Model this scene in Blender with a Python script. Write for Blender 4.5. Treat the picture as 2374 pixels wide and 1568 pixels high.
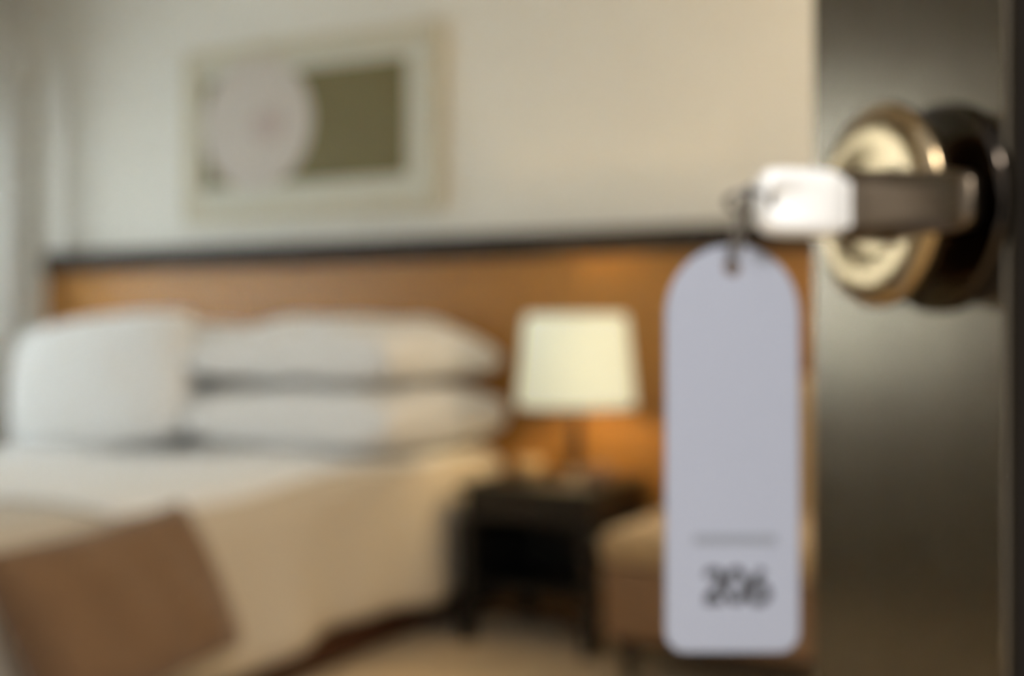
import bpy, bmesh, math, random
from mathutils import Vector, Matrix
random.seed(3)
PI = math.pi
S = bpy.context.scene
for o in list(bpy.data.objects): bpy.data.objects.remove(o)
C = S.collection

# ------------------------------------------------------------------ camera
CAM = Vector((3.986, -3.564, 0.95)); YAW = math.radians(27)
cd = bpy.data.cameras.new('camera'); cam = bpy.data.objects.new('camera', cd); C.objects.link(cam)
cam.location = CAM; cam.rotation_euler = (PI / 2, 0, YAW)
cd.sensor_width = 36; cd.lens = 2800 / 2374 * 36; cd.clip_start = 0.02
cd.dof.use_dof = True; cd.dof.focus_distance = 0.155; cd.dof.aperture_fstop = 10.8; cd.dof.aperture_blades = 0
S.camera = cam
RIGHT = Vector((math.cos(YAW), math.sin(YAW), 0)); FWD = Vector((-math.sin(YAW), math.cos(YAW), 0)); UP = Vector((0, 0, 1))

# ------------------------------------------------------------------ light
S.view_settings.view_transform = 'Standard'; S.view_settings.look = 'None'
S.view_settings.gamma = 1; S.view_settings.use_curve_mapping = False
S.view_settings.exposure = 0.0
w = bpy.data.worlds.new('world'); S.world = w; w.use_nodes = True
bg = w.node_tree.nodes['Background']
bg.inputs['Color'].default_value = (0.90, 0.94, 1.0, 1); bg.inputs['Strength'].default_value = 0.97

def area(name, loc, rot, sx, sy, power, col):
    l = bpy.data.lights.new(name, 'AREA'); l.shape = 'RECTANGLE'; l.size = sx; l.size_y = sy
    l.energy = power; l.color = col
    o = bpy.data.objects.new(name, l); C.objects.link(o); o.location = loc; o.rotation_euler = rot
    return o
# daylight arriving at the window in the left wall
area('window_daylight', (-0.22, -1.58, 1.30), (0, -PI / 2, 0), 1.0, 2.3, 310, (0.90, 0.96, 1.0))
# unseen overhead fill added behind the camera to brighten key and tag
area('camera_side_fill', (4.80, -4.45, 2.45), (0, 0, 0), 0.4, 0.6, 60, (1.0, 0.97, 0.94))
# added warm fill without a fixture, for the duvet side and right wall
pl = bpy.data.lights.new('warm_fill', 'POINT'); pl.energy = 28; pl.color = (1.0, 0.75, 0.45); pl.shadow_soft_size = 0.16
po = bpy.data.objects.new('warm_fill', pl); C.objects.link(po); po.location = (4.3, -0.62, 1.75)
# bulb of the bedside lamp
LAMP = Vector((2.53, -0.29, 0.0))
bl = bpy.data.lights.new('bedside_bulb', 'POINT'); bl.energy = 21; bl.color = (1.0, 0.68, 0.32); bl.shadow_soft_size = 0.035
bo = bpy.data.objects.new('bedside_bulb', bl); C.objects.link(bo); bo.location = LAMP + Vector((0, 0, 0.850))

# ------------------------------------------------------------------ materials
def srgb(h):
    v = [int(h[i:i + 2], 16) / 255 for i in (0, 2, 4)]
    return tuple(x / 12.92 if x <= .04045 else ((x + .055) / 1.055) ** 2.4 for x in v) + (1,)
def mat(name, col, rough=0.6, metal=0.0, noise=0.0, scale=(8, 8, 8), bump=0.0, bscale=60, coat=0.0, sheen=0.0):
    m = bpy.data.materials.new(name); m.use_nodes = True; nt = m.node_tree
    b = nt.nodes['Principled BSDF']
    c = col if not isinstance(col, str) else srgb(col)
    b.inputs['Base Color'].default_value = c
    b.inputs['Roughness'].default_value = rough; b.inputs['Metallic'].default_value = metal
    b.inputs['Coat Weight'].default_value = coat; b.inputs['Sheen Weight'].default_value = sheen
    tc = nt.nodes.new('ShaderNodeTexCoord')
    if noise:
        mp = nt.nodes.new('ShaderNodeMapping'); mp.inputs['Scale'].default_value = scale
        n = nt.nodes.new('ShaderNodeTexNoise'); n.inputs['Scale'].default_value = 1; n.inputs['Detail'].default_value = 6
        r = nt.nodes.new('ShaderNodeMixRGB'); r.blend_type = 'MIX'
        r.inputs[1].default_value = tuple(x * (1 - noise) for x in c[:3]) + (1,)
        r.inputs[2].default_value = tuple(min(1, x * (1 + noise)) for x in c[:3]) + (1,)
        nt.links.new(tc.outputs['Object'], mp.inputs[0]); nt.links.new(mp.outputs[0], n.inputs['Vector'])
        nt.links.new(n.outputs[0], r.inputs[0]); nt.links.new(r.outputs[0], b.inputs['Base Color'])
    if bump:
        n2 = nt.nodes.new('ShaderNodeTexNoise'); n2.inputs['Scale'].default_value = bscale; n2.inputs['Detail'].default_value = 4
        bp = nt.nodes.new('ShaderNodeBump'); bp.inputs['Strength'].default_value = bump; bp.inputs['Distance'].default_value = 0.01
        nt.links.new(tc.outputs['Object'], n2.inputs['Vector']); nt.links.new(n2.outputs[0], bp.inputs['Height'])
        nt.links.new(bp.outputs[0], b.inputs['Normal'])
    return m
def translucent(name, col, trans, emit=None, es=0.0):
    m = bpy.data.materials.new(name); m.use_nodes = True; nt = m.node_tree; nt.nodes.clear()
    out = nt.nodes.new('ShaderNodeOutputMaterial'); d = nt.nodes.new('ShaderNodeBsdfDiffuse'); t = nt.nodes.new('ShaderNodeBsdfTranslucent')
    tc = nt.nodes.new('ShaderNodeTexCoord'); n = nt.nodes.new('ShaderNodeTexNoise'); n.inputs['Scale'].default_value = 180
    bp = nt.nodes.new('ShaderNodeBump'); bp.inputs['Strength'].default_value = .15; bp.inputs['Distance'].default_value = .003
    nt.links.new(tc.outputs['Object'], n.inputs['Vector']); nt.links.new(n.outputs[0], bp.inputs['Height'])
    nt.links.new(bp.outputs[0], d.inputs['Normal'])
    d.inputs['Color'].default_value = col; t.inputs['Color'].default_value = col
    mx = nt.nodes.new('ShaderNodeMixShader'); mx.inputs[0].default_value = trans
    nt.links.new(d.outputs[0], mx.inputs[1]); nt.links.new(t.outputs[0], mx.inputs[2]); last = mx.outputs[0]
    if es:
        e = nt.nodes.new('ShaderNodeEmission'); e.inputs['Color'].default_value = emit; e.inputs['Strength'].default_value = es
        ad = nt.nodes.new('ShaderNodeAddShader'); nt.links.new(last, ad.inputs[0]); nt.links.new(e.outputs[0], ad.inputs[1]); last = ad.outputs[0]
    nt.links.new(last, out.inputs['Surface'])
    return m
ZF = 0.07          # floor level
M = dict(
    wall=mat('wall_paint', (.81, .81, .76, 1), .85, noise=.03, scale=(3, 3, 3), bump=.05, bscale=120),
    ceiling=mat('ceiling_paint', (.80, .79, .76, 1), .9, noise=.02, bump=.04),
    carpet=mat('carpet', (.68, .51, .29, 1), .95, noise=.18, scale=(40, 40, 40), bump=.5, bscale=300, sheen=.2),
    hbwood=mat('headboard_wood', (.34, .163, .042, 1), .34, noise=.18, scale=(3, 30, 40), coat=0),
    darkwood=mat('dark_wood', (.016, .010, .006, 1), .75, noise=.25, scale=(5, 30, 30)),
    basewood=mat('bed_base_wood', (.05, .013, .004, 1), .45, noise=.2, scale=(4, 4, 30)),
    black=mat('black_lacquer', (.008, .007, .006, 1), .42, noise=.2, scale=(4, 30, 30)),
    lampmetal=mat('lamp_bronze', (.035, .018, .010, 1), .4, .4, noise=.1),
    linen=mat('white_linen', (.83, .84, .84, 1), .8, noise=.02, bump=.12, bscale=25, sheen=.15),
    duvet=mat('duvet_shade_beige', (.54, .48, .39, 1), .85, noise=.02, bump=.25, bscale=12, sheen=.15),  # beige puts the side's shade into the colour of a white duvet
    brown=mat('brown_fabric', (.155, .085, .038, 1), .8, noise=.2, scale=(14, 14, 14), bump=.3, bscale=90, sheen=.2),
    tan=mat('tan_upholstery', (.38, .26, .13, 1), .85, noise=.08, scale=(12, 12, 12), bump=.2, bscale=200, sheen=.2),
    benchfab=mat('bench_upholstery', (.22, .13, .065, 1), .85, noise=.1, bump=.2, bscale=150),
    frame=mat('picture_frame_paint', (.60, .56, .44, 1), .6, noise=.04),
    matboard=mat('mat_board', (.62, .62, .54, 1), .8, noise=.02),
    olive=mat('olive_print', (.150, .130, .053, 1), .7, noise=.14, scale=(3, 3, 5)),
    disc=mat('pale_disc_paint', (.58, .54, .50, 1), .8, noise=.04, scale=(6, 6, 6)),
    discmid=mat('pinkish_disc_paint', (.50, .43, .40, 1), .8, noise=.06, scale=(9, 9, 9)),
    doorpaint=mat('door_lacquer', (.145, .119, .084, 1), .17, .9, noise=.14, scale=(30, 30, 1.2)),
    doordark=mat('door_dark_panel', (.006, .003, .003, 1), .9, noise=.2, scale=(30, 30, 2)),
    rose=mat('black_rose_metal', (.045, .036, .028, 1), .10, 1.0, noise=.1),
    gold=mat('aged_brass', (.33, .245, .14, 1), .20, 1.0, noise=.08, scale=(40, 40, 40)),
    steel=mat('bright_nickel', (.98, .97, .94, 1), .40, .1, noise=.02, scale=(60, 60, 60)),
    bronze=mat('dark_bronze', (.13, .10, .07, 1), .30, 1.0, noise=.1),
    wire=mat('ring_steel', (.20, .19, .18, 1), .4, .6, noise=.05),
    tag=mat('tag_plastic', (.325, .345, .415, 1), .45, noise=.015, scale=(20, 20, 20)),
    ink=mat('dark_ink', (.035, .035, .042, 1), .6, noise=.02), inkpale=mat('pale_ink', (.22, .235, .27, 1), .6, noise=.02),
    ceramic=mat('tan_ceramic', (.48, .33, .17, 1), .3, noise=.05), cupbrown=mat('brown_ceramic', (.22, .12, .07, 1), .35, noise=.05),
    whiteframe=mat('white_window_paint', (.75, .75, .73, 1), .5, noise=.02),
    shade=translucent('lamp_shade_fabric', (.80, .84, .74, 1), .13, (1.0, .98, .78, 1), .26),
    curtain=translucent('sheer_curtain', (.82, .83, .82, 1), .55),
)
M['hbwood'].node_tree.nodes['Principled BSDF'].inputs['Specular IOR Level'].default_value = .3
bm_ = bpy.data.materials.new('bulb_glow'); bm_.use_nodes = True
bm_.node_tree.nodes['Principled BSDF'].inputs['Emission Color'].default_value = (1, .75, .42, 1)
bm_.node_tree.nodes['Principled BSDF'].inputs['Emission Strength'].default_value = 6
M['bulb'] = bm_
gl = bpy.data.materials.new('window_glass'); gl.use_nodes = True
g = gl.node_tree.nodes['Principled BSDF']; g.inputs['Transmission Weight'].default_value = 1; g.inputs['Roughness'].default_value = 0; g.inputs['IOR'].default_value = 1.0
M['glass'] = gl

# ------------------------------------------------------------------ helpers
def link(name, bm, m, parent=None, smooth=True, bevel=0, seg=2, sub=0, weld=True):
    if weld: bmesh.ops.remove_doubles(bm, verts=bm.verts, dist=1e-6)
    bmesh.ops.recalc_face_normals(bm, faces=bm.faces)
    me = bpy.data.meshes.new(name); bm.to_mesh(me); bm.free()
    me.materials.append(m)
    for p in me.polygons: p.use_smooth = smooth
    o = bpy.data.objects.new(name, me); C.objects.link(o)
    if parent: o.parent = parent
    if bevel:
        b = o.modifiers.new('bevel', 'BEVEL'); b.width = bevel; b.segments = seg; b.limit_method = 'ANGLE'; b.angle_limit = .6
        b.harden_normals = True
    if sub: s = o.modifiers.new('sub', 'SUBSURF'); s.levels = s.render_levels = sub
    return o
def thing(name, label, cat, loc=(0, 0, 0), mw=None, group=None):
    o = bpy.data.objects.new(name, None); C.objects.link(o); o.empty_display_size = .05
    if mw is not None: o.matrix_world = mw
    else: o.location = loc
    return tag(o, label, cat, group)
def tag(o, label=None, cat=None, group=None, kind=None):
    if label: o['label'] = label
    if cat: o['category'] = cat
    if group: o['group'] = group
    if kind: o['kind'] = kind
    return o
def box(bm, x0, x1, y0, y1, z0, z1):
    v = [bm.verts.new((x, y, z)) for z in (z0, z1) for x, y in ((x0, y0), (x1, y0), (x1, y1), (x0, y1))]
    for f in ((0, 3, 2, 1), (4, 5, 6, 7), (0, 1, 5, 4), (1, 2, 6, 5), (2, 3, 7, 6), (3, 0, 4, 7)): bm.faces.new([v[i] for i in f])
    return bm
def B(*a): return box(bmesh.new(), *a)
def lathe(prof, n=48, axis='z', closed=False):
    bm = bmesh.new(); rings = []
    for r, z in prof:
        ring = []
        for i in range(n):
            a = 2 * PI * i / n; c, s = r * math.cos(a), r * math.sin(a)
            ring.append(bm.verts.new((c, s, z) if axis == 'z' else (z, c, s)))
        rings.append(ring)
    pairs = list(zip(rings, rings[1:])) + ([(rings[-1], rings[0])] if closed else [])
    for a, b in pairs:
        for i in range(n): bm.faces.new((a[i], a[(i + 1) % n], b[(i + 1) % n], b[i]))
    if not closed:
        for ring, (r, z) in ((rings[0], prof[0]), (rings[-1], prof[-1])):
            if r > 1e-5: bm.faces.new(ring)
    return bm
def tube(pts, r, n=10, closed=False):
    bm = bmesh.new(); P = [Vector(p) for p in pts]; rings = []; N = len(P)
    up = None
    for i, p in enumerate(P):
        a = P[(i - 1) % N] if closed or i else p; b = P[(i + 1) % N] if closed or i < N - 1 else p
        t = (b - a).normalized()
        if up is None: up = t.orthogonal().normalized()
        up = (up - t * up.dot(t)).normalized(); s = t.cross(up)
        rings.append([bm.verts.new(p + (up * math.cos(2 * PI * k / n) + s * math.sin(2 * PI * k / n)) * r) for k in range(n)])
    for i in range(N if closed else N - 1):
        a, b = rings[i], rings[(i + 1) % N]
        for k in range(n): bm.faces.new((a[k], a[(k + 1) % n], b[(k + 1) % n], b[k]))
    if not closed: bm.faces.new(rings[0]); bm.faces.new(rings[-1])
    return bm
def pillow(hx, hy, hz, nx=36, ny=28, seed=0, pinch=.10, lo=None, ex=(.40, .40)):
    """a filled pillow: domed both ways, its seam drawn in between the corners"""
    rd = random.Random(seed); ph = [rd.uniform(0, 6) for _ in range(6)]
    bm = bmesh.new(); side = []
    for sgn in (1, -1):
        g = []
        for i in range(nx + 1):
            row = []
            for j in range(ny + 1):
                u = -1 + 2 * i / nx; v = -1 + 2 * j / ny
                u = math.sin(u * PI / 2) * .55 + u * .45; v = math.sin(v * PI / 2) * .55 + v * .45
                x = u * hx * (1 - pinch * .5 * (1 - v * v)) if abs(u) > 0 else 0
                x = hx * u * (1 - pinch * (1 - v * v) * abs(u) ** 3 * .5); y = hy * v * (1 - pinch * (1 - u * u) * abs(v) ** 3)
                h = ((1 - abs(u) ** 3.2) * (1 - abs(v) ** 3.6)) ** .40
                wv = 1 + .05 * math.sin(5 * u + ph[0]) * math.sin(4 * v + ph[1]) + .03 * math.sin(11 * u + ph[2] + 3 * v)
                h = h ** (ex[0 if sgn > 0 else 1] / .40)
                row.append(bm.verts.new((x, y, sgn * (hz if sgn > 0 or lo is None else lo) * h * wv)))
            g.append(row)
        for i in range(nx):
            for j in range(ny): bm.faces.new((g[i][j], g[i + 1][j], g[i + 1][j + 1], g[i][j + 1]))
    bmesh.ops.remove_doubles(bm, verts=bm.verts, dist=1e-4)
    return bm
def struct(name, bm, m, **k): return tag(link(name, bm, m, **k), kind='structure')

# ------------------------------------------------------------------ the setting
XR = 5.2
struct('floor', B(-.2, XR, -6.2, .12, -.08, ZF), M['carpet'], smooth=False)
struct('ceiling', B(-.2, XR, -3.7, .12, 2.6, 2.7), M['ceiling'], smooth=False)
struct('wall_back', B(-.12, XR, 0, .12, 0, 2.6), M['wall'], smooth=False)
struct('wall_right', B(XR, XR + .12, -6.2, .12, 0, 2.7), M['wall'], smooth=False)
bm = bmesh.new()
for a in ((-.12, 0, -5.2, -2.75, 0, 2.6), (-.12, 0, -.40, 0, 0, 2.6), (-.12, 0, -2.75, -.40, 0, .82), (-.12, 0, -2.75, -.40, 1.80, 2.6)): box(bm, *a)
struct('wall_left', bm, M['wall'], smooth=False)
wn = bmesh.new()
for a in ((-.10, -.04, -2.75, -2.68, .82, 1.80), (-.10, -.04, -.47, -.40, .82, 1.80), (-.10, -.04, -2.68, -.47, .82, .88),
          (-.10, -.04, -2.68, -.47, 1.74, 1.80), (-.10, -.04, -1.66, -1.59, .88, 1.74)): box(wn, *a)
win = struct('window_1', wn, M['whiteframe'], smooth=False)
for a in ((-2.68, -1.66), (-1.59, -.47)): link('pane', B(-.074, -.068, *a, .88, 1.74), M['glass'], win, smooth=False)
struct('baseboard_back', B(3.45, XR, -.018, 0, ZF, ZF + .1), M['whiteframe'], smooth=False, bevel=.004)

struct('wall_front', B(-.12, 3.05, -3.82, -3.70, 0, 2.6), M['wall'], smooth=False)
# sheer curtain along the left wall
bm = bmesh.new(); rows = []
for i in range(361):
    y = -.10 - 4.1 * i / 360
    d = .085 + .028 * math.sin(i * .42) + .010 * math.sin(i * .17 + 1)
    rows.append([bm.verts.new((d * (1 + .12 * (1 - k / 6)), y, .09 + 2.39 * k / 6)) for k in range(7)])
for a, b in zip(rows, rows[1:]):
    for k in range(6): bm.faces.new((a[k], b[k], b[k + 1], a[k + 1]))
cu = link('curtain', bm, M['curtain'])
s = cu.modifiers.new('s', 'SOLIDIFY'); s.thickness = .0015
tag(cu, 'pale sheer curtain hanging full height along the left edge', 'curtain')
cr = thing('curtain_rail', 'white rail carrying the pale curtain above the window', 'curtain rail', (.09, -2.15, 2.5))
link('rail', B(-.015, .015, -2.1, 2.1, -.012, .012), M['whiteframe'], cr, smooth=False, bevel=.003)
for y in (-1.9, 0, 1.9): link('bracket', B(-.09, -.015, y - .012, y + .012, -.008, .008), M['whiteframe'], cr, smooth=False)

# ------------------------------------------------------------------ headboard
hb = thing('headboard', 'long warm brown wooden headboard with a dark cap rail on the back wall', 'headboard', (1.75, 0, 0))
link('panel', B(-1.60, 1.66, -.055, 0, ZF, 1.212), M['hbwood'], hb, smooth=False, bevel=.004)
tag(link('cap_rail', B(-1.66, 1.67, -.085, 0, 1.212, 1.292), M['darkwood'], hb, smooth=False, bevel=.005), 'dark wooden cap rail')
link('end_post', B(-1.665, -1.60, -.065, 0, ZF, 1.212), M['hbwood'], hb, smooth=False, bevel=.004)

# ------------------------------------------------------------------ picture
pc = thing('framed_picture', 'framed olive print with a big pale disc hanging above the headboard', 'picture', (1.348, 0, 1.705))
W2, H2 = .565, .325; f = .045
bm = bmesh.new()
for a in ((-W2, W2, -.035, 0, H2 - f, H2), (-W2, W2, -.035, 0, -H2, -H2 + f), (-W2, -W2 + f, -.035, 0, -H2 + f, H2 - f), (W2 - f, W2, -.035, 0, -H2 + f, H2 - f)):
    box(bm, *a)
link('frame', bm, M['frame'], pc, smooth=False, bevel=.004)
link('mat_board', B(-W2 + f, W2 - f, -.022, -.002, -H2 + f, H2 - f), M['matboard'], pc, smooth=False)
pr = link('print', B(-.475, .425, -.026, -.022, -.190, .216), M['olive'], pc, smooth=False)
def disc(rx, rz, y, th, n=64):
    bm = bmesh.new(); a = []; b = []
    for i in range(n):
        t = 2 * PI * i / n; a.append(bm.verts.new((rx * math.cos(t), y, rz * math.sin(t)))); b.append(bm.verts.new((rx * math.cos(t), y - th, rz * math.sin(t))))
    bm.faces.new(a); bm.faces.new(b)
    for i in range(n): bm.faces.new((a[i], a[(i + 1) % n], b[(i + 1) % n], b[i]))
    return bm
d1 = link('pale_disc', disc(.250, .245, 0, .003), M['disc'], pr, smooth=False); d1.location = (-.222, -.026, .035)
d2 = link('disc_centre', disc(.075, .065, 0, .002), M['discmid'], pr, smooth=False); d2.location = (-.165, -.029, .025)

# ------------------------------------------------------------------ bed
bed = thing('bed', 'double bed with reddish brown base under a shade-toned duvet', 'bed', (1.45, -1.08, 0))
link('base', B(-.71, .69, -.98, .98, ZF + .03, .27), M['basewood'], bed, smooth=False, bevel=.01)
link('mattress', B(-.72, .70, -.98, .98, .27, .545), M['linen'], bed, bevel=.05, seg=5)
for x in (-.62, .60):
    for y in (-.88, .88): link('leg', B(x - .04, x + .04, y - .04, y + .04, ZF, ZF + .03), M['darkwood'], bed, smooth=False)
def drape(x0, x1, y0, y1, ztop, zh, off=0, ny=90, seed=1):
    """cover lying on the bed and hanging down both long sides and the foot"""
    rr = .07; prof = []
    hang = ztop - rr - zh
    for k in range(9): prof.append((0, zh + hang * k / 8, 1 - k / 8))
    for k in range(1, 7): a = PI / 2 * k / 6; prof.append((rr - rr * math.cos(a), ztop - rr + rr * math.sin(a), 0))
    n = len(prof); W = x1 - x0; full = list(prof)
    for k in range(1, 20): full.append((rr + (W - 2 * rr) * k / 20, ztop, 0))
    full += [(W - p[0], p[1], p[2]) for p in reversed(prof)]
    bm = bmesh.new(); rows = []
    foot = []
    ys = [(y1 + (y0 - y1) * i / ny, 0) for i in range(ny + 1)]
    for i, (y, _) in enumerate(ys):
        row = []
        for k, (x, z, h) in enumerate(full):
            sgn = -1 if x < W / 2 else 1
            out = h * (.015 + .020 * math.sin(y * 9 + seed) + .012 * math.sin(y * 21 + seed * 2))
            zz = z + .010 * math.sin(y * 4.1 + x * 3.0 + seed) * (1 - h) + .006 * math.sin(x * 9 + y * 2) * (1 - h) + h * .012 * math.sin(y * 6 + 1)
            row.append(bm.verts.new((x0 + x + sgn * (out + off), y, zz + off)))
        rows.append(row)
    # foot end
    for k in range(1, 12):
        a = min(1, k / 4) * PI / 2; dz = (k - 4) / 7 * (ztop - rr - zh) if k > 4 else 0
        row = []
        for j, v in enumerate(rows[ny]):
            top = v.co.z
            f = (top - zh) / (ztop - zh)
            nz = zh + (top - zh) * max(0, 1 - ((1 - math.cos(a)) * rr + dz) / (ztop - zh))
            row.append(bm.verts.new((v.co.x, y0 - rr * math.sin(a) * (.3 + .7 * max(f, 0)), nz)))
        rows.append(row)
    for a, b in zip(rows, rows[1:]):
        for k in range(len(a) - 1): bm.faces.new((a[k], a[k + 1], b[k + 1], b[k]))
    return bm
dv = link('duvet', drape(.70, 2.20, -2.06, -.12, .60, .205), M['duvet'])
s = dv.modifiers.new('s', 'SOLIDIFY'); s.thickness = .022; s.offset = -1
tag(dv, 'white duvet coloured in shade beige, hanging down the near side of the bed', 'duvet')

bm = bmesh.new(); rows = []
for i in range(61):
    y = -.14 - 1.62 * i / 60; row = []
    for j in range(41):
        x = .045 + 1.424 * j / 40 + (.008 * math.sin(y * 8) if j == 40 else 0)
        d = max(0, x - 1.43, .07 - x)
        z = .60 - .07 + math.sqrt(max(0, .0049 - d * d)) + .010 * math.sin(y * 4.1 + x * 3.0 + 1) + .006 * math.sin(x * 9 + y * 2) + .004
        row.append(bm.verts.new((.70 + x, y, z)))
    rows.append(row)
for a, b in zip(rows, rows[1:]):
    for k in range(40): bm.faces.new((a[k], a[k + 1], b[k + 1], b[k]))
sheet = link('lit_duvet_top', bm, M['linen'])  # added white layer, gives the duvet its lit top
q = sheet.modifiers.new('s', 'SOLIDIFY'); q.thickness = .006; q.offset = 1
tag(sheet, 'white sheet added as the lit top of the duvet, under the pillows', 'sheet')

def put_pillow(cx, cy, cz, hx, hy, hz, seed, label, rx=0, ry=0, rz=0, **kw):
    o = link('pillow', pillow(hx, hy, hz, seed=seed, **kw), M['linen'])
    o.location = (cx, cy, cz); o.rotation_euler = (rx, ry, rz)
    tag(o, label, 'pillow', 'white bed pillows in two stacks')
    return o
put_pillow(1.86, -.475, .713, .365, .355, .100, 1, 'white pillow beside the lamp, bottom of the right stack', lo=.098, ex=(.26, .20))
put_pillow(1.84, -.460, .886, .365, .335, .128, 2, 'white pillow beside the lamp, on top of the right stack', lo=.070, ex=(.46, .22))
put_pillow(1.095, -.365, .722, .335, .250, .100, 3, 'white pillow behind the upright one at the left, bottom of its stack', lo=.095, ex=(.26, .26))
put_pillow(1.105, -.365, .896, .335, .245, .105, 4, 'white pillow behind the upright one at the left, on top of its stack', lo=.066, ex=(.5, .26))
put_pillow(1.10, -.765, .812, .355, .190, .080, 5, 'large white pillow standing upright at the left end of the bed', rx=PI / 2 - .22, ry=-.10, pinch=-.14)
# ------------------------------------------------------------------ low bench and brown cushion
bn = thing('bench', 'low brown upholstered bench standing against the near side of the bed', 'bench', (2.52, -2.26, 0))
link('seat', B(-.20, .20, -.44, .44, .17, .26), M['benchfab'], bn, bevel=.025, seg=4)
for x in (-.16, .16):
    for y in (-.38, .38): link('leg', lathe([(.014, ZF), (.022, .17)], 16), M['darkwood'], bn).location = (x, y, 0)
bm = pillow(1, 1, 1, seed=7, pinch=.05)
TL, TR, BR, BL = [Vector(p) for p in ((2.33, -2.22, .60), (2.31, -1.73, .625), (2.38, -1.63, .325), (2.42, -2.13, .285))]
Nn = (TR - TL).cross(BL - TL).normalized() * .088
for v in bm.verts:
    u = (v.co.x + 1) / 2; q = (v.co.y + 1) / 2
    p = (BL * (1 - u) + BR * u) * (1 - q) + (TL * (1 - u) + TR * u) * q
    v.co = p + Nn * v.co.z * .9
cu = link('cushion', bm, M['brown'])
tag(cu, 'brown cushion leaning against the bed side in the lower left corner', 'cushion')

# ------------------------------------------------------------------ nightstand
ns = thing('nightstand', 'black nightstand between the bed and the tan armchair', 'nightstand', (2.475, -.305, 0))
link('top', B(-.215, .215, -.215, .215, .505, .53), M['black'], ns, smooth=False, bevel=.004)
link('apron', B(-.20, .20, -.20, .20, .43, .505), M['black'], ns, smooth=False, bevel=.002)
dr = link('drawer', B(-.17, .17, -.212, -.20, .440, .497), M['black'], ns, smooth=False, bevel=.002)
link('knob', lathe([(.006, 0), (.006, .012), (.012, .016), (.012, .022), (0, .025)], 16, 'z'), M['lampmetal'], dr).matrix_local = Matrix.Translation((0, -.212, .468)) @ Matrix.Rotation(PI / 2, 4, 'X')
for x in (-.195, .195):
    for y in (-.195, .195):
        link('leg', B(x - .022, x + .022, y - .022, y + .022, ZF, .43), M['black'], ns, smooth=False, bevel=.002)
link('back_panel', B(-.18, .18, .17, .19, .16, .43), M['black'], ns, smooth=False)
link('shelf', B(-.185, .185, -.185, .17, .22, .24), M['black'], ns, smooth=False)
link('side_panel', B(-.197, -.183, -.18, .18, .16, .43), M['black'], ns, smooth=False)

# lamp
lm = thing('table_lamp', 'lit table lamp with a cream shade on the black nightstand', 'lamp', LAMP + Vector((0, 0, .53)))
link('base', lathe([(.001, 0), (.075, 0), (.078, .006), (.07, .014), (.03, .022), (.018, .04), (.001, .045)], 40), M['lampmetal'], lm)
link('stem', lathe([(.018, .02), (.022, .05), (.019, .10), (.016, .16), (.014, .25), (.014, .27)], 24), M['lampmetal'], lm)
sh = link('lamp_shade', lathe([(.176, .218), (.174, .24), (.152, .47), (.147, .488), (.144, .487), (.149, .468), (.171, .24), (.173, .218)], 72, closed=True), M['shade'], lm)
bb = link('bulb', lathe([(.001, .27), (.014, .275), (.016, .30), (.030, .33), (.033, .35), (.028, .372), (.012, .388), (.001, .39)], 24), M['bulb'], lm)
bb.visible_shadow = True
bm = bmesh.new()
for k in range(3):
    a = 2 * PI * k / 3 + .4
    t = tube([(0, 0, .262), (.173 * math.cos(a), .173 * math.sin(a), .262)], .002, 6)
    me = bpy.data.meshes.new('t'); t.to_mesh(me); t.free(); bm.from_mesh(me); bpy.data.meshes.remove(me)
link('shade_carrier', bm, M['wire'], lm)

# small cups on the nightstand
c1 = link('cup', lathe([(.001, 0), (.030, 0), (.040, .02), (.045, .055), (.042, .055), (.036, .02), (.001, .008)], 32), M['ceramic'])
c1.location = (2.385, -.31, .53); tag(c1, 'small tan cup on the nightstand, between bed and lamp', 'cup')
c2 = link('cup', lathe([(.001, 0), (.034, 0), (.038, .03), (.040, .05), (.036, .05), (.034, .03), (.001, .008)], 32), M['cupbrown'])
c2.location = (2.635, -.37, .53); tag(c2, 'small dull brown cup on the nightstand, right of the lamp stem', 'cup')

# ------------------------------------------------------------------ armchair
ch = thing('armchair', 'tan upholstered chair mostly hidden behind the hanging tag', 'chair', (3.14, -.44, 0))
link('seat_cushion', B(-.33, .33, -.35, .20, .385, .470), M['tan'], ch, bevel=.03, seg=5)
tag(link('seat_base', B(-.325, .325, -.34, .20, .20, .384), M['benchfab'], ch, bevel=.015, seg=3), 'brown seat base')
link('backrest', B(-.33, .33, .16, .33, .23, .84), M['tan'], ch, bevel=.06, seg=5)
link('frame', B(-.30, .30, -.31, .29, .17, .24), M['darkwood'], ch, smooth=False, bevel=.005)
for x in (-.27, .27):
    for y in (-.28, .26): link('leg', lathe([(.014, ZF), (.024, .18)], 16), M['darkwood'], ch).location = (x, y, 0)

# ------------------------------------------------------------------ door with knob
TH = math.radians(72)
nrm = (RIGHT * -math.sin(TH) + FWD * -math.cos(TH)).normalized()      # outward, towards the viewer's left
tdir = (RIGHT * -math.cos(TH) + FWD * math.sin(TH)).normalized()      # towards the free edge
KD = 0.40
P0 = CAM + FWD * KD + RIGHT * (KD * (2180 - 1187) / 2800) + UP * (KD * (784 - 484) / 2800)
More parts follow.
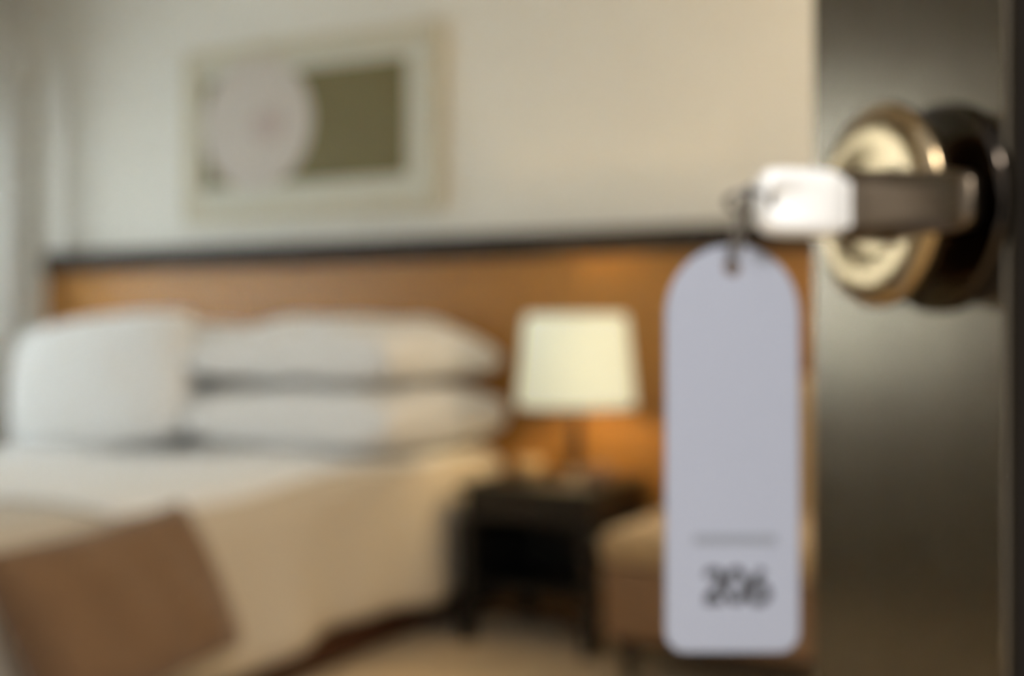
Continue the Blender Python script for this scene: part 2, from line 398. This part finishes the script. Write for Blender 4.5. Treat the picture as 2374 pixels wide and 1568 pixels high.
# door frame: x = outward normal, y = along the leaf to the free edge, z = up ; origin at the knob axis, z of the floor
DM = Matrix(((nrm.x, tdir.x, 0, P0.x), (nrm.y, tdir.y, 0, P0.y), (0, 0, 1, 0), (0, 0, 0, 1)))
kz = P0.z
FE = .078; SW = -.0310                       # free edge, inner edge of the stile
dm = B(-.040, 0, SW, FE, ZF + .01, 2.05)
door = struct('door_1', dm, M['doorpaint'], smooth=False, bevel=.0015); door.matrix_world = DM
tag(link('door_panel', B(-.034, -.006, -.70, SW, ZF + .012, 2.048), M['doordark'], door, smooth=False), 'dark recessed door panel')
link('stile', B(-.040, 0, -.80, -.70, ZF + .01, 2.05), M['doorpaint'], door, smooth=False, bevel=.0015)
rs = link('knob_rose', lathe([(.001, 0), (.0342, 0), (.0345, .0012), (.0340, .0034), (.0328, .0042), (.001, .0042)], 96, 'x'), M['rose'], door)
rs.location = (0, 0, kz); tag(rs, 'black round rose behind the knob')
kn = link('door_knob', lathe([(.001, .0042), (.0125, .0042), (.0112, .006), (.0108, .009), (.0130, .0115), (.0205, .0150), (.0285, .0185), (.0322, .0210), (.0332, .0236),
                              (.0322, .0260), (.0290, .0277), (.0225, .0280), (.0165, .0265), (.0130, .0262), (.001, .0262)], 96, 'x'), M['gold'], door)
hu = link('lock_cylinder', lathe([(.001, .0250), (.0118, .0250), (.0118, .0330), (.0106, .0350), (.001, .0350)], 64, 'x'), M['bronze'], kn)
tag(hu, 'dark bronze lock cylinder')
def grip():
    """short rounded bronze turning grip lying across the knob face towards the hinge side"""
    bm = bmesh.new(); L = []; n = 32
    for y, f in ((.0105, .55), (.0095, .85), (.006, 1), (-.010, .98), (-.030, .90), (-.046, .82), (-.053, .74), (-.056, .55)):
        ring = []
        for i in range(n):
            a = 2 * PI * i / n; c, s_ = math.cos(a), math.sin(a)
            zo = -.0042 * max(0, -y / .056)
            ring.append(bm.verts.new((.0315 + .0040 * f * abs(c) ** .6 * (1 if c >= 0 else -1), y, .0108 * f * abs(s_) ** .6 * (1 if s_ >= 0 else -1) + zo)))
        L.append(ring)
    for a, b in zip(L, L[1:]):
        for i in range(n): bm.faces.new((a[i], a[(i + 1) % n], b[(i + 1) % n], b[i]))
    bm.faces.new(L[0]); bm.faces.new(L[-1])
    return bm
tag(link('grip', grip(), M['bronze'], kn), 'dark bronze grip')
kn.location = (0, 0, kz); tag(kn, 'round brass knob')
hg = tag(link('trim_1', B(-.07, .05, -.90, -.805, ZF, 2.12), M['doordark'], smooth=False, bevel=.003), kind='structure'); hg.matrix_world = DM

# ------------------------------------------------------------------ key in the knob
KM = DM @ Matrix.Translation((0, 0, kz))
key = thing('key', 'bright silver key sticking out of the brass door knob', 'key', mw=KM)
def bow(x0, x1, h, th, hole, hr):
    """thick rounded oblong key head in the x-z plane with a round hole"""
    n = 64; out = []; cx = (x0 + x1) / 2; e = 5.0
    for i in range(n):
        a = 2 * PI * i / n; c, s_ = math.cos(a), math.sin(a)
        out.append((cx + (x1 - x0) / 2 * abs(c) ** (2 / e) * (1 if c >= 0 else -1), h * abs(s_) ** (2 / e) * (1 if s_ >= 0 else -1)))
    def inner(f):
        res = []
        for x, z in out:
            a = math.atan2(z, x - hole); hx_, hz_ = hole + hr * math.cos(a), hr * math.sin(a)
            res.append((hx_ + (x - hx_) * f, hz_ + (z - hz_) * f))
        return res
    bm = bmesh.new(); L = []
    for f, t in ((0, -.55), (.12, -.62), (.35, -.95), (.6, -1), (.82, -.85), (.95, -.5), (1, 0), (.95, .5), (.82, .85), (.6, 1), (.35, .95), (.12, .62), (0, .55)):
        L.append([bm.verts.new((x, th * t, z)) for x, z in inner(f)])
    for a, b in list(zip(L, L[1:])) + [(L[-1], L[0])]:
        for i in range(n): bm.faces.new((a[i], a[(i + 1) % n], b[(i + 1) % n], b[i]))
    return bm
bw = link('bow', bow(.0360, .0675, .0110, .0046, .0640, .0027), M['steel'], key)
link('blade', B(.026, .038, -.0012, .0012, -.0045, .0045), M['steel'], key, smooth=False)
link('collar', B(.0350, .0385, -.0022, .0022, -.0075, .0075), M['steel'], key, bevel=.001)

# ------------------------------------------------------------------ tag hanging from the key ring
TD = 0.388
def at(px, py, d): return CAM + FWD * d + RIGHT * (d * (px - 1187) / 2800) + UP * (d * (784 - py) / 2800)
hole_w = at(1697, 622, TD); k = TD / 2800
TM = Matrix(((RIGHT.x, FWD.x, 0, hole_w.x), (RIGHT.y, FWD.y, 0, hole_w.y), (0, 0, 1, hole_w.z), (0, 0, 0, 1)))
tg = thing('key_tag', 'pale grey arched room tag numbered 206 hanging from the key', 'key tag', mw=TM)
def tag_mesh():
    hw = 155 * k; top = 54 * k; bot = -890 * k; arch = -118 * k; rc = 46 * k; hr = 19 * k; th = .0011
    out = []
    for i in range(33): a = PI * i / 32; out.append((hw * math.cos(a), arch + (top - arch) * math.sin(a) ** .92))
    for i in range(1, 9): out.append((-hw, arch + (bot + rc - arch) * i / 9))
    for i in range(9): a = PI + PI / 2 * i / 8; out.append((-hw + rc + rc * math.cos(a), bot + rc + rc * math.sin(a)))
    for i in range(9): a = 1.5 * PI + PI / 2 * i / 8; out.append((hw - rc + rc * math.cos(a), bot + rc + rc * math.sin(a)))
    for i in range(1, 9): out.append((hw, bot + rc + (arch - bot - rc) * i / 9))
    n = len(out); hol = []
    for x, z in out: a = math.atan2(z, x); hol.append((hr * math.cos(a), hr * math.sin(a)))
    # evenly spread the hole vertices by index, starting from the right-hand shoulder
    hol = [(hr * math.cos(-.45 + 2 * PI * i / n), hr * math.sin(-.45 + 2 * PI * i / n)) for i in range(n)]
    bm = bmesh.new(); L = []
    c = Vector((0, (top + bot) / 2))
    ins = [((x) * .985, c.y + (z - c.y) * .995) for x, z in out]
    for pts, y in ((hol, -th), (ins, -th), (out, -th * .6), (out, th * .6), (ins, th), (hol, th)):
        L.append([bm.verts.new((x, y, z)) for x, z in pts])
    for a, b in list(zip(L[1:], L[2:-1])):
        for i in range(n): bm.faces.new((a[i], a[(i + 1) % n], b[(i + 1) % n], b[i]))
    for i in range(n): bm.faces.new((L[5][i], L[5][(i + 1) % n], L[0][(i + 1) % n], L[0][i]))
    # faces front/back between outline and hole: filled by triangulation
    for h, o_ in ((L[0], L[1]), (L[5], L[4])):
        es = [bm.edges.get((h[i], h[(i + 1) % n])) or bm.edges.new((h[i], h[(i + 1) % n])) for i in range(n)]
        es += [bm.edges.get((o_[i], o_[(i + 1) % n])) or bm.edges.new((o_[i], o_[(i + 1) % n])) for i in range(n)]
        bmesh.ops.triangle_fill(bm, edges=es, use_beauty=True)
    return bm
plate = link('plate', tag_mesh(), M['tag'], tg, smooth=False)
def stroke(pts, wd, closed=False):
    """flat lettering stroke of width wd in the x-z plane"""
    bm = bmesh.new(); n = len(pts); P = [Vector(p) for p in pts]; A = []; Bv = []; y0, y1 = -.00125, -.00105
    for i, p in enumerate(P):
        a = P[(i - 1) % n] if closed or i else p; b = P[(i + 1) % n] if closed or i < n - 1 else p
        t = (b - a).normalized(); q = Vector((-t.y, t.x)) * wd / 2
        A.append((p + q)); Bv.append((p - q))
    V = [[bm.verts.new((v.x, y, v.y)) for v in s_] for s_ in (A, Bv) for y in (y0, y1)]
    a0, a1, b0, b1 = V
    for i in range(n if closed else n - 1):
        j = (i + 1) % n
        for f in ((a0[i], a0[j], b0[j], b0[i]), (a1[i], b1[i], b1[j], a1[j]), (a0[i], a1[i], a1[j], a0[j]), (b0[i], b0[j], b1[j], b1[i])): bm.faces.new(f)
    if not closed:
        for i in (0, n - 1): bm.faces.new((a0[i], b0[i], b1[i], a1[i]))
    return bm
def T(x, y): return ((x - 1697) * k, (622 - y) * k)
def arc(cx, cy, rx, ry, a0, a1, n=20):
    return [T(cx + rx * math.cos(math.radians(a0 + (a1 - a0) * i / n)), cy - ry * math.sin(math.radians(a0 + (a1 - a0) * i / n))) for i in range(n + 1)]
sw = 18 * k
link('printed_line', stroke([T(1607, 1250), T(1799, 1250)], 22 * k), M['inkpale'], tg, smooth=False)
two = arc(1654, 1340, 17, 18, 165, -32, 16) + [T(1636, 1393)] + [T(1682, 1393)]
def digit(bm): return link('printed_digit', bm, M['ink'], tg, smooth=False)
b2 = stroke(arc(1653, 1341, 17, 19, 165, -35, 16) + [T(1637, 1388)], sw)
t = stroke([T(1632, 1392), T(1676, 1392)], sw); me = bpy.data.meshes.new('t'); t.to_mesh(me); b2.from_mesh(me)
digit(b2)
digit(stroke(arc(1705, 1357, 21, 35, 0, 354, 40), sw, True))
b6 = stroke(arc(1757, 1375, 21, 20, 0, 350, 32), sw, True)
t = stroke([T(1766, 1318), T(1740, 1364)], sw); me = bpy.data.meshes.new('t'); t.to_mesh(me); b6.from_mesh(me)
digit(b6)

# split ring through the hole of the key head and a small wire link down to the tag
kh = KM @ Vector((.0640, 0, 0))
rg = thing('key_ring', 'thin steel wire loops joining the silver key and the grey tag', 'key ring', loc=kh)
pts = []
A_ = kh; Bp = hole_w
# a ring lying nearly level through the hole of the key head
c1_ = kh + RIGHT * -.0068
ea = (RIGHT * .92 + FWD * .38).normalized(); eb = (FWD * .88 - UP * .42).normalized()
for i in range(48):
    a = 2 * PI * i / 48
    pts.append(c1_ - kh + ea * (.0078 * math.cos(a)) + eb * (.0060 * math.sin(a)))
link('split_ring', tube(pts, .0010, 8, True), M['wire'], rg)
# a long narrow loop from the ring down through the hole in the tag
topc = c1_ + RIGHT * -.0010 - eb * .0060
mid = (topc + hole_w) / 2; ax = (topc - hole_w); Lh = ax.length / 2 + .0016; ax.normalize(); sd = (FWD * .8 + RIGHT * .6).normalized()
pts = [mid - kh + ax * (Lh * math.sin(2 * PI * i / 40)) + sd * (.0030 * math.cos(2 * PI * i / 40)) for i in range(40)]
link('wire_link', tube(pts, .0010, 8, True), M['wire'], rg)
